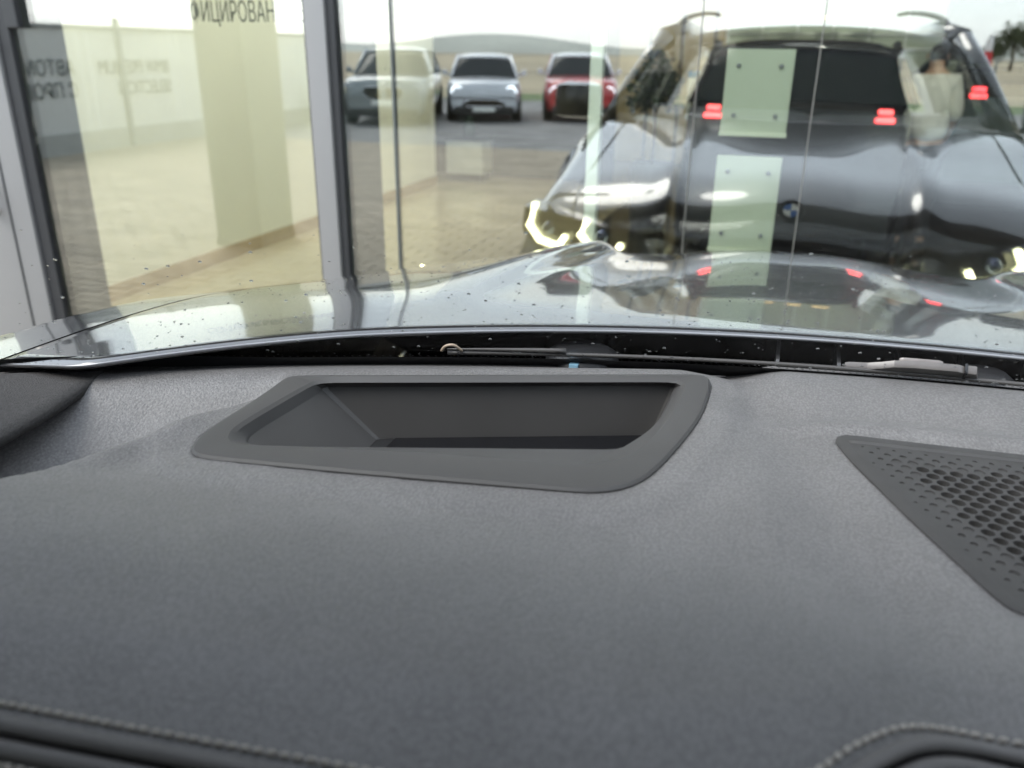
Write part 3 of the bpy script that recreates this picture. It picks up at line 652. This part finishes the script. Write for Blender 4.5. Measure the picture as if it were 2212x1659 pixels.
# double piping and stitches along the seam
def seam_pt(x, off, dz=0):
    y = near_y(x); e = .002; dx = 2*e; dy = near_y(x+e)-near_y(x-e); n = Vector((-dy, dx)).normalized()
    px, py = x+n.x*off, y+n.y*off
    return Vector((px, py, (dash_z(px, py) if off > 0 else dash_z(x, y)-abs(off)*.35)+dz))
sx_ = [-.46+.004*i for i in range(170)]
for off, r_, dz in ((.0015, .0034, .0005), (-.0065, .0036, -.001)):
    C2(MB().tube([seam_pt(x, off, dz) for x in sx_], r_, 10)).build('piping', pipe_m, dashboard, smooth=True)
st0 = None
def arc_pts(off, pitch, dz):
    out = []; x = -.345; last = None; acc = 0
    while x < .17:
        p = seam_pt(x, off, dz)
        if last is not None: acc += (p-last).length
        if last is None or acc >= pitch: out.append((p, x)); acc = 0
        last = p; x += .0005
    return out
for off, dz in ((.0095, .0008), (-.0135, .0006)):
    for p, x in arc_pts(off, .0052, dz):
        q = seam_pt(x+.003, off, dz); d = (q-p).normalized()
        if st0 is None:
            st0 = MB().tube([(-.0015, 0, -.0006), (-.0010, 0, .0005), (.0010, 0, .0005), (.0015, 0, -.0006)], [.0008, .0012, .0012, .0008], 7).build('stitch', thread_m, dashboard, smooth=True); o = st0
        else: o = copy_obj(st0, dashboard)
        o.location = (p.x-X0, p.y, p.z); o.rotation_euler = (0, -math.asin(max(-1, min(1, d.z))), math.atan2(d.y, d.x)+R(10))

# ---- head-up display housing
def plate_z(x, y): return 1.2755
def ring_from(poly, z): return [(x, y, z(x, y) if callable(z) else z) for x, y in poly]
def inset(poly, d):
    out = []; n = len(poly)
    for i in range(n):
        a, b, c = Vector(poly[i-1]), Vector(poly[i]), Vector(poly[(i+1) % n]); t = (c-a).normalized(); nn = Vector((-t.y, t.x))
        if sdpoly(tuple(b+nn*.002), poly) > 0: nn = -nn
        out.append(tuple(b+nn*d))
    return out
HIc = (sum(p[0] for p in HI)/len(HI), sum(p[1] for p in HI)/len(HI))
ledge = outline((-.364, .606), (-.066, .712), [(-.067, .66), (-.073, .612)], (-.090, .566), [(-.203, .530), (-.304, .498)], (-.360, .482), [(-.371, .500), (-.368, .556)], 1)
drop_ = [(lerp(x, HIc[0], .006), lerp(y, HIc[1]+.02, .006)) for x, y in ledge]
floor_ = outline((-.318, .612), (-.082, .699), [(-.085, .65)], (-.098, .600), [(-.2, .570)], (-.315, .535), [(-.316, .56)], 1)
rings = [ring_from(HO, lambda x, y: plate_z(x, y)-.012), ring_from(HO, lambda x, y: plate_z(x, y)+.0016), ring_from(inset(HO, .002), lambda x, y: plate_z(x, y)+.0034), ring_from(inset(HO, .006), lambda x, y: plate_z(x, y)+.0038)]
HI2 = inset(HI, -.0035)
rings += [ring_from(HI2, lambda x, y: plate_z(x, y)+.0022), ring_from(HI, lambda x, y: plate_z(x, y)+.0002)]
rings += [ring_from(ledge, 1.2692), ring_from(drop_, 1.2670), ring_from(floor_, 1.2220)]
n = len(HO); mb = MB(); vs = [v for r_ in rings for v in r_]
mb.add(vs, [(i*n+j, i*n+(j+1) % n, (i+1)*n+(j+1) % n, (i+1)*n+j) for i in range(len(rings)-1) for j in range(n)])
hud = C2(mb).build('display_housing', hud_m, car, smooth=18)
tag(hud, 'dark grey trapezoid housing of the head-up display')
C2(MB().add(ring_from(floor_, 1.2217), [tuple(range(n))])).build('housing_floor', foam_m, hud)
C2(MB().prism([(-.300, .548), (-.102, .606), (-.090, .690), (-.300, .612)], 1.2225, 1.2255)).build('projector_glass', gloss_black, hud)
C2(MB().prism([(-.155, .592), (-.103, .607), (-.096, .640)], 1.2258, 1.2272)).build('reflector_strip', mat('brushed_strip', (.30, .28, .26), .3, .6), hud)

# ---- speaker grille with real holes
SI = inset(SO, .011)
def plz(x, y): return dash_base(x, y)-.0005
fr = [ring_from(SO, lambda x, y: plz(x, y)-.004), ring_from(SO, lambda x, y: plz(x, y)+.0006), ring_from(inset(SO, .0015), lambda x, y: plz(x, y)+.0014), ring_from(inset(SO, .0095), lambda x, y: plz(x, y)+.0010), ring_from(SI, lambda x, y: plz(x, y)-.0006)]
n = len(SO); vs = [v for r_ in fr for v in r_]
spk = C2(MB().add(vs, [(i*n+j, i*n+(j+1) % n, (i+1)*n+(j+1) % n, (i+1)*n+j) for i in range(4) for j in range(n)])).build('speaker_frame', grille_m, car, smooth=40)
holes = []; pit = .0112
for j in range(-2, 34):
    for i in range(-2, 42):
        x = .06+i*pit+(j % 2)*pit/2; y = .66-j*pit*.80
        d = -sdpoly((x, y), SI)
        if d < .0035: continue
        holes.append((x, y, interp([(.003, .0010), (.008, .0017), (.016, .0028), (.026, .0040), (.034, .0045)], d), d > .027))
V = [Vector(p) for p in SI]; Eg = [(i, (i+1) % len(SI)) for i in range(len(SI))]; hv = []
for x, y, r_, op in holes:
    m_ = 10 if r_ < .002 else 14; o_ = len(V); hv.append((o_, m_))
    V += [Vector((x+r_*math.cos(2*math.pi*q/m_), y+r_*math.sin(2*math.pi*q/m_))) for q in range(m_)]; Eg += [(o_+q, o_+(q+1) % m_) for q in range(m_)]
ov, oe, of, *_ = delaunay_2d_cdt(V, Eg, [], 1, 1e-7)
cells = {}
for x, y, r_, op in holes: cells.setdefault((int(x/.01), int(y/.01)), []).append((x, y, r_))
def inhole(x, y):
    cx_, cy_ = int(x/.01), int(y/.01)
    for a in (-1, 0, 1):
        for b in (-1, 0, 1):
            for hx, hy, hr in cells.get((cx_+a, cy_+b), ()):
                if (x-hx)**2+(y-hy)**2 < (hr*.98)**2: return True
    return False
SIp = [tuple(p) for p in SI]
fs = []
for f in of:
    c = sum((Vector(ov[i]) for i in f), Vector((0, 0)))/len(f)
    if not inhole(c.x, c.y) and sdpoly((c.x, c.y), SIp) < 0: fs.append(tuple(f))
pm = MB().add([(p.x, p.y, plz(p.x, p.y)-.0006) for p in ov], fs)
for x, y, r_, op in holes:
    m_ = 10 if r_ < .002 else 14; dep = .004 if op else min(.0011, r_*.55); zt = plz(x, y)-.0006
    ci = [(x+r_*math.cos(2*math.pi*q/m_), y+r_*math.sin(2*math.pi*q/m_)) for q in range(m_)]
    vs = [(a, b, zt) for a, b in ci]+[(lerp(x, a, .92), lerp(y, b, .92), zt-dep) for a, b in ci]
    pm.add(vs, [(q, (q+1) % m_, m_+(q+1) % m_, m_+q) for q in range(m_)]+([] if op else [tuple(m_+q for q in range(m_))]))
C2(pm).build('perforated_plate', grille_m, spk, recalc=False)
C2(MB().prism(inset(SO, .003), 1.195, 1.2055)).build('speaker_foam', foam_m, spk)

# ---- fabric covered end trim at the left pillar
C2(MB().grid(lambda u, v: (lerp(-.95, lerp(-.540, -.572, v)+.010*math.sin(v*3.1), u), min(lerp(.36, .572, v)-.08*(1-u)**2, ws_y(lerp(-.95, -.56, u))-.014), 1.272+.010*(1-u)), 24, 24)).build('pillar_trim', fabric_m, car, smooth=True).modifiers.new('t', 'SOLIDIFY').thickness = .008

# ---- windscreen
def wsg(u, v):
    d = lerp(-.82, .82, u); x = X0+d
    yb, zb_ = ws_y(x)+.012, 1.268+.008*sst(-.40, -.62, x)
    d2 = d*.765; yt, zt_ = .25-.16*d2*d2, 1.665-.10*d2*d2
    bul = .028*math.sin(math.pi*v)
    return (lerp(x, X0+d2, v), lerp(yb, yt, v)+bul*.45, lerp(zb_, zt_, v)+bul)
wscr = C2(MB().grid(wsg, 60, 24)).build('windscreen', screen_glass, car, smooth=True)
C2(MB().grid(lambda u, v: tuple(a+b for a, b in zip(wsg(u, -.012+.035*v), (0, -.003, -.0015))), 80, 2)).build('frit_band', blackrub, wscr, smooth=True)
fd = MB()
for k in range(230):
    u = .02+.96*k/230; p = wsg(u, .0265); q = .0011; fd.add([(p[0]-q, p[1]-.004, p[2]-.0015), (p[0]+q, p[1]-.004, p[2]-.0015), (p[0]+q, p[1]-.006, p[2]-.0003), (p[0]-q, p[1]-.006, p[2]-.0003)], [(0, 1, 2, 3)])
tag(C2(fd).build('frit_dots', blackrub, wscr, recalc=False), kind='stuff')
# ---- bonnet and body front
def rear_y(d): return .835-.5*(d-.15)**2 if d < .15 else .835-.25*(d-.15)**2
ZC = [(-.5, 1.305), (-.2, 1.299), (0, 1.293), (.12, 1.281), (.35, 1.253), (.60, 1.219), (.78, 1.188), (.88, 1.152), (.945, 1.105), (.982, 1.052), (1.0, 1.000)]
ZCs = [(p.x, p.y) for p in crom([(a, b, 0) for a, b in ZC], 8)]
def nose_y(d): return 1.955-.20*d*d-.10*d**4
def fall(e):
    z = -.064*(max(0, e-.40)/.40)**1.6
    if e > .80: z -= 6.0*(e-.80)**2
    return z
def prof_z(d, t):
    e = abs(d); w = sst(.05, .75, t)
    z = -.022*sst(.05, .30, e)*w+.022*math.exp(-((e-.385)/(.030 if e < .385 else .075))**2)*sst(.02, .55, t)
    return z+fall(e)*(.5+.5*w)
def body_pt(d, t):
    yr = max(rear_y(d), .54 if d < 0 else .60); yn = nose_y(d); y = lerp(yr, yn, t); tc = (y-.80)/1.155
    return (X0+d, y, interp(ZCs, lerp(tc, t, sst(.55, 1, t)))+prof_z(d, t))
HWD = .72
bonnet = C2(MB().grid(lambda u, v: body_pt(lerp(-HWD, HWD, u), v**.85), 150, 90)).build('bonnet', paint, car, smooth=True)
so = bonnet.modifiers.new('thickness', 'SOLIDIFY'); so.thickness = .004; so.offset = -1
C2(MB().tube([(lambda p: (p[0], p[1]-.001, p[2]-.001))(body_pt(lerp(-HWD, HWD, k/80), 0)) for k in range(81)], .0018, 8)).build('edge_highlight_bead', mat('edge_highlight_grey', (.25, .25, .26), .15, .5), bonnet, smooth=True)  # bead added for the rear edge highlight, its brightness put into the lighter grey
for s in (-1, 1):
    C2(MB().grid(lambda u, v: body_pt(s*lerp(HWD+.005, 1.0, u), v), 20, 50)).build('fender', paint, car, smooth=True)
    def sd(u, v):
        p = body_pt(s*1.0, u); return (p[0]+s*(.012*math.sin(v*3)), p[1], lerp(p[2], .42, v))
    C2(MB().grid(sd, 30, 12)).build('fender_side', paint, car, smooth=True)
# front fascia below the bonnet edge
def fas(u, v):
    d = lerp(-1.0, 1.0, u); p = body_pt(d, 1.0); z = lerp(p[2]-.004, .30, v); return (p[0], p[1]+.012+.035*math.sin(v*math.pi)-.06*v*v, z)
C2(MB().grid(fas, 60, 20)).build('front_bumper', paint, car, smooth=True)
for s in (-1, 1):
    out = [(s*.03, .92), (s*.08, .955), (s*.33, .945), (s*.40, .86), (s*.33, .66), (s*.07, .64)]
    gm = MB().prism(out, 1.90, 2.004, 'y').build('kidney_grille', gloss_black, car)
    MB().tube([(x, 2.004, z) for x, z in out], .012, 10, True).build('grille_frame', chrome, gm, smooth=True)
    for k in range(8):
        x = s*(.085+.035*k); MB().box((x-.006, 1.99, .67), (x+.006, 2.012, .92 if k < 7 else .88), .002).build('grille_bar', chrome, gm)
# headlights with twin angular daytime lights
drl = emis('daytime_light', (1, .97, .55), 3.2)
beam = mat('projector_lens', (.10, .13, .22), .08, .5)
for s in (-1, 1):
    def yy_(d): return nose_y(d)+.03
    out = [(.42, .93), (.47, 1.005), (.70, 1.035), (.89, 1.045), (.90, .96), (.80, .875), (.55, .865)]
    m = MB(); nn = len(out)
    vs = [(s*x, yy_(x)+.012, z) for x, z in out]+[(s*x, yy_(x)-.14, z) for x, z in out]
    m.add(vs, [tuple(range(nn)), tuple(range(nn, 2*nn))]+[(i, (i+1) % nn, nn+(i+1) % nn, nn+i) for i in range(nn)])
    hl_ = m.build('headlight', gloss_black, car)
    for off in (0, .205):
        br = [(.840-off, 1.062-.03*(off > 0)), (.864-off, .985), (.818-off, .940), (.742-off, .930), (.716-off, .968)]
        MB().tube([(s*x, yy_(x)+.022, z) for x, z in br], .0115, 8).build('daytime_light', drl, hl_, smooth=True)
        MB().lathe([(0, .02), (.014, .018), (.022, .006), (.024, -.01)], (s*(.785-off), yy_(.785-off)+.012, .985), 20, 'y').build('projector', beam, hl_, smooth=True)
# round badge on the bonnet nose
pb_ = Vector(body_pt(0, .948)); pa, pc = Vector(body_pt(0, .93)), Vector(body_pt(0, .966)); tn = (pa-pc).normalized(); nr = Vector((1, 0, 0)).cross(tn).normalized()
if nr.z < 0: nr = -nr
def on_badge(a, b, h): return pb_+Vector((1, 0, 0))*a+tn*b+nr*h
def disc(r0, r1, h0, h1, a0=0, a1=2*math.pi, n=32):
    m = MB(); vs = []
    for i in range(n+1):
        a = lerp(a0, a1, i/n); c, s_ = math.cos(a), math.sin(a)
        for r_, h in ((r0, h0), (r1, h0), (r1, h1), (r0, h1)): vs.append(on_badge(r_*c, r_*s_, h))
    fs = [(i*4+j, i*4+(j+1) % 4, i*4+4+(j+1) % 4, i*4+4+j) for i in range(n) for j in range(4)]
    return C2(m.add(vs, fs))
bd = disc(.0, .041, -.012, .004).build('badge', chrome, car, smooth=40)
disc(.0245, .0395, .0, .0052).build('badge_ring', gloss_black, bd)
for k in range(4):
    disc(.0, .0235, .0, .0055, k*math.pi/2, (k+1)*math.pi/2, 8).build('badge_quadrant', mat('badge_blue', (.02, .12, .42), .2) if k % 2 else white_m, bd)
for ch, ang in (('B', 128), ('M', 90), ('W', 52)):
    a = R(ang); xd = (Vector((1, 0, 0))*math.sin(a)-tn*math.cos(a)).normalized(); yd = (Vector((1, 0, 0))*math.cos(a)+tn*math.sin(a)).normalized()
    o_ = on_badge(.0275*math.cos(a), .0275*math.sin(a), .0056)-xd*.005
    text_obj('badge_letter', ch, .0135, chrome, bd, o_-Vector((X0, 0, 0)), xd, yd, .0003)
# cowl panel, fins, nozzles, wipers
def cwl(u, v):
    x = lerp(-.78, .85, u); d = x-X0; y0, y1 = ws_y(x)+.004, rear_y(d)+.10
    return (x, lerp(y0, y1, v), 1.262-.050*sst(0, .35, v)+.006*sst(.5, 1, v))
cowl = C2(MB().grid(cwl, 90, 16)).build('cowl_panel', trim, car, smooth=True)
for k in range(8):
    x = .02+.058*k; y = rear_y(x-X0)-.010
    C2(MB().prism([(y-.036, 1.221), (y+.055, 1.214), (y+.055, 1.275), (y+.012, 1.268)], x, x+.0035, 'x')).build('cowl_fin', mat('satin_fin', (.05, .05, .052), .3), cowl)
nz = mat('nozzle_jet', (.22, .40, .52), .15)
for x, sc in ((-.165, 1.0), (.205, .8)):
    y = ws_y(x)+.030; w = C2(MB().lathe([(.0, .016), (.025*sc, .015), (.036*sc, .008), (.038*sc, -.02)], (x, y+.006, 1.262), 28)).build('washer_nozzle', trim, car, smooth=True)
    C2(MB().box((x-.0045, y+.006-.0385*sc, 1.2615), (x+.0045, y+.006-.031*sc, 1.2725), .001)).build('jet', nz, w)
# left wiper: blade lying along the foot of the glass
def on_ws(x, v, lift): 
    u = (x-X0+.82)/1.64; p = Vector(wsg(u, v)); return p+Vector((0, .5, .866))*lift
wl = C2(MB().tube([on_ws(x, .016, .004) for x in [-.285+.01*k for k in range(46)]], .0022, 8)).build('wiper_blade', wiper_m, car, smooth=True)
C2(MB().tube([on_ws(x, .021, .006) for x in [-.285+.01*k for k in range(12)]], [.0008+.00018*k for k in range(12)], 8)).build('spoiler', wiper_m, wl, smooth=True)
C2(MB().tube(crom([on_ws(-.290, .021, .004), on_ws(-.286, .030, .006), on_ws(-.278, .033, .006), on_ws(-.271, .022, .004)], 4), .0014, 6)).build('end_clip', mat('beige_clip', (.35, .27, .2), .4), wl, smooth=True)
wr_ = C2(MB().tube([on_ws(x, .014, .004) for x in [.02+.012*k for k in range(60)]], .0022, 8)).build('wiper_blade', wiper_m, car, smooth=True)
def plate(name, poly, l0, l1, m, parent, bev=.0012):     # outline in (x, v) on the glass, raised from l0 to l1
    bm = bmesh.new(); a = [bm.verts.new(on_ws(x, v, l0)) for x, v in poly]; b = [bm.verts.new(on_ws(x, v, l1)) for x, v in poly]; k = len(poly)
    bm.faces.new(a[::-1]); bm.faces.new(b)
    for i in range(k): bm.faces.new((a[i], a[(i+1) % k], b[(i+1) % k], b[i]))
    bmesh.ops.recalc_face_normals(bm, faces=bm.faces[:]); bmesh.ops.bevel(bm, geom=bm.edges[:], offset=bev, segments=2, affect='EDGES', profile=.6)
    bm.verts.index_update(); mb = MB().add([v.co.copy() for v in bm.verts], [[v.index for v in f.verts] for f in bm.faces]); bm.free()
    return C2(mb).build(name, m, parent, smooth=40)
arm_m = mat('arm_grey', (.12, .108, .102), .32, var=.2, vscale=40)
plate('wiper_arm', [(.080, .016), (.100, .018), (.112, .024), (.122, .031), (.140, .034), (.176, .034), (.182, .030), (.182, .010), (.120, .009), (.104, .012)], .004, .011, arm_m, wr_)
plate('arm_cover', [(.126, .0285), (.130, .031), (.160, .031), (.164, .028), (.164, .014), (.160, .012), (.130, .012), (.126, .0145)], .0105, .0145, mat('cover_grey', (.20, .178, .168), .35, var=.15, vscale=60), wr_, .0015)
plate('arm_cap', [(.1835, .031), (.192, .030), (.195, .012), (.1835, .010)], .004, .012, arm_m, wr_)
plate('arm_joint', [(.1815, .033), (.184, .033), (.184, .009), (.1815, .009)], .003, .0125, gloss_black, wr_, .0005)
# water drops on bonnet, glass and cowl: far too many to count
def drop(mb, p, nrm, r, fl=.5):
    nrm = Vector(nrm).normalized(); a = nrm.orthogonal().normalized(); b = nrm.cross(a); n_ = 8; vs = []
    for rr, hh in ((1, 0), (.86, .5), (.5, .87)):
        for q in range(n_):
            an = 2*math.pi*q/n_; vs.append(p+(a*math.cos(an)+b*math.sin(an))*r*rr+nrm*r*hh*fl)
    vs.append(p+nrm*r*fl)
    fs = [(i*n_+q, i*n_+(q+1) % n_, (i+1)*n_+(q+1) % n_, (i+1)*n_+q) for i in range(2) for q in range(n_)]+[(2*n_+q, 2*n_+(q+1) % n_, 3*n_) for q in range(n_)]
    mb.add(vs, fs)
dm = MB()
for _ in range(1100):
    d = random.uniform(-.70, .70); t = random.random()**1.3*.93
    p = Vector(body_pt(d, t)); e = .004; n_ = (Vector(body_pt(d+e, t))-p).cross(Vector(body_pt(d, t+e))-p)
    if n_.z < 0: n_ = -n_
    drop(dm, p, n_, random.choice((.0008, .0009, .0011, .0013, .0017)), .55)
tag(C2(dm).build('water_drops', droplet_m, bonnet, smooth=True, recalc=False), 'fine rain drops beading on the black bonnet', kind='stuff')
dm = MB()
for _ in range(420):
    u = random.uniform(.03, .66); v = random.random()**2.6*.32+.02
    p = Vector(wsg(u, v)); q = Vector(wsg(u, v+.01)); w_ = Vector(wsg(u+.01, v)); n_ = (w_-p).cross(q-p)
    if n_.y < 0: n_ = -n_
    drop(dm, p+n_.normalized()*.0004, n_, random.choice((.0005, .0007, .0008, .001, .0016)), .5)
tag(C2(dm).build('water_drops', droplet_m, wscr, smooth=True, recalc=False), 'scattered rain drops on the windscreen', kind='stuff')
dm = MB()
spk_m = mat('droplet_glint', (.85, .87, .90), .1, spec=.8)  # opaque near-white drops: the glint of the water is put into the colour
for _ in range(520):
    x = random.uniform(-.66, .5); v = random.random(); p = Vector(cwl((x+.78)/1.63, .06+.5*v))+Vector((0, 0, .0005)); drop(dm, p, (0, -.2, 1), random.choice((.0004, .0005, .0006, .0007, .0013)), .6)
tag(C2(dm).build('water_specks', spk_m, cowl, smooth=True, recalc=False), kind='stuff')
# roof, pillars, rails, mirrors, sides
def roofp(u, v):
    d = lerp(-.66, .66, u); y = lerp(.255-.16*d*d*.9, -2.35, v)
    return (X0+d, y, 1.672+.065*math.sin(min(1, v*1.15)*math.pi*.62)-.12*d*d-.06*v*v-.035*(abs(d)/.66)**6)
C2(MB().grid(roofp, 30, 30)).build('roof', paint, car, smooth=True).modifiers.new('t', 'SOLIDIFY').thickness = .05
for s in (-1, 1):
    b0 = Vector((X0+s*.86, .44, 1.235)); b1 = Vector((X0+s*.655, .19, 1.625))
    C2(MB().tube([b0, b0.lerp(b1, .33)+Vector((0, .012, .016)), b0.lerp(b1, .66)+Vector((0, .012, .018)), b1], [.052, .045, .042, .042], 12)).build('front_pillar', paint, car, smooth=True)
    C2(MB().tube([(X0+s*.655, .19, 1.625), (X0+s*.66, -.6, 1.68), (X0+s*.655, -1.5, 1.665), (X0+s*.63, -2.35, 1.58)], .045, 12)).build('roof_frame', paint, car, smooth=True)
    C2(MB().tube(crom([(X0+s*.645, -.06, 1.655), (X0+s*.635, -.30, 1.715), (X0+s*.62, -.8, 1.760), (X0+s*.61, -1.6, 1.800), (X0+s*.60, -2.1, 1.81)], 6), .013, 10)).build('roof_rail', trim, car, smooth=True)
    for k, (y0, y1) in enumerate(((.42, -.62), (-.68, -1.6))):
        C2(MB().grid(lambda u, v: (X0+s*(lerp(1.0, .93, sst(.8, 1, v))), lerp(y0, y1, u), lerp(.30, 1.235, v)), 6, 10)).build('door', paint, car, smooth=True)
        C2(MB().grid(lambda u, v: (X0+s*lerp(.90, .69, v), lerp(min(y0, .36-v*.20), y1, u), lerp(1.24, 1.64, v)), 4, 4)).build('door_window', side_glass, car, smooth=True)
    for y in (-.65, -1.62):
        C2(MB().tube([(X0+s*.905, y, 1.22), (X0+s*.69, y, 1.65)], .04, 8)).build('pillar', trim, car, smooth=True)
    C2(MB().grid(lambda u, v: (X0+s*lerp(1.0, .93, sst(.8, 1, v)), lerp(-1.66, -2.75, u), lerp(.30, 1.235, v)), 6, 10)).build('rear_quarter', paint, car, smooth=True)
    C2(MB().grid(lambda u, v: (X0+s*lerp(.90, .66, v), lerp(-1.64, -2.6+.3*v, u), lerp(1.24, 1.63, v)), 4, 4)).build('quarter_window', side_glass, car, smooth=True)
    m = MB(); cx_ = X0+s*1.06
    m.add([], []); m.box((cx_-.115, .20, 1.24), (cx_+.115, .36, 1.41), .05); m.box((min(X0+s*.90, cx_), .24, 1.235), (max(X0+s*.90, cx_), .30, 1.262), .008)
    dmr = C2(m).build('door_mirror', paint, car, smooth=50)
    C2(MB().box((cx_-.095, .194, 1.262), (cx_+.095, .199, 1.39), .004)).build('mirror_glass', chrome, dmr)
    for y in (1.28, -1.68):
        w = C2(MB().lathe([(.24, -.13), (.345, -.13), (.37, -.09), (.37, .09), (.345, .13), (.24, .13)], (X0+s*.86, y, .37), 36, 'x')).build('wheel', blackrub, car, smooth=40)
        C2(MB().lathe([(0, .05*s), (.06, .06*s), (.15, .04*s), (.24, .10*s), (.25, -.1*s)], (X0+s*.86, y, .37), 30, 'x')).build('rim', MATS['alloy'], w, smooth=40)
C2(MB().grid(lambda u, v: (X0+lerp(-.93, .93, u)*(1-.28*sst(.45, 1, v)), -2.76+.30*sst(.55, 1, v), lerp(.30, 1.62, v)), 12, 14)).build('tailgate', paint, car, smooth=True)
C2(MB().grid(lambda u, v: (X0+lerp(-.98, .98, u), lerp(1.3, -2.74, v), .30), 4, 4)).build('underbody', trim, car)
C2(MB().grid(lambda u, v: (X0+lerp(-.62, .62, u), lerp(.21, -2.3, v), 1.628-.10*(lerp(-.62, .62, u))**2), 8, 8)).build('headliner', mat('grey_headliner', (.20, .19, .18), .9), car, smooth=True)
C2(MB().box((-.82, .60, .30), (.92, .66, 1.20))).build('bulkhead', trim, car)
bpy.context.view_layer.update()
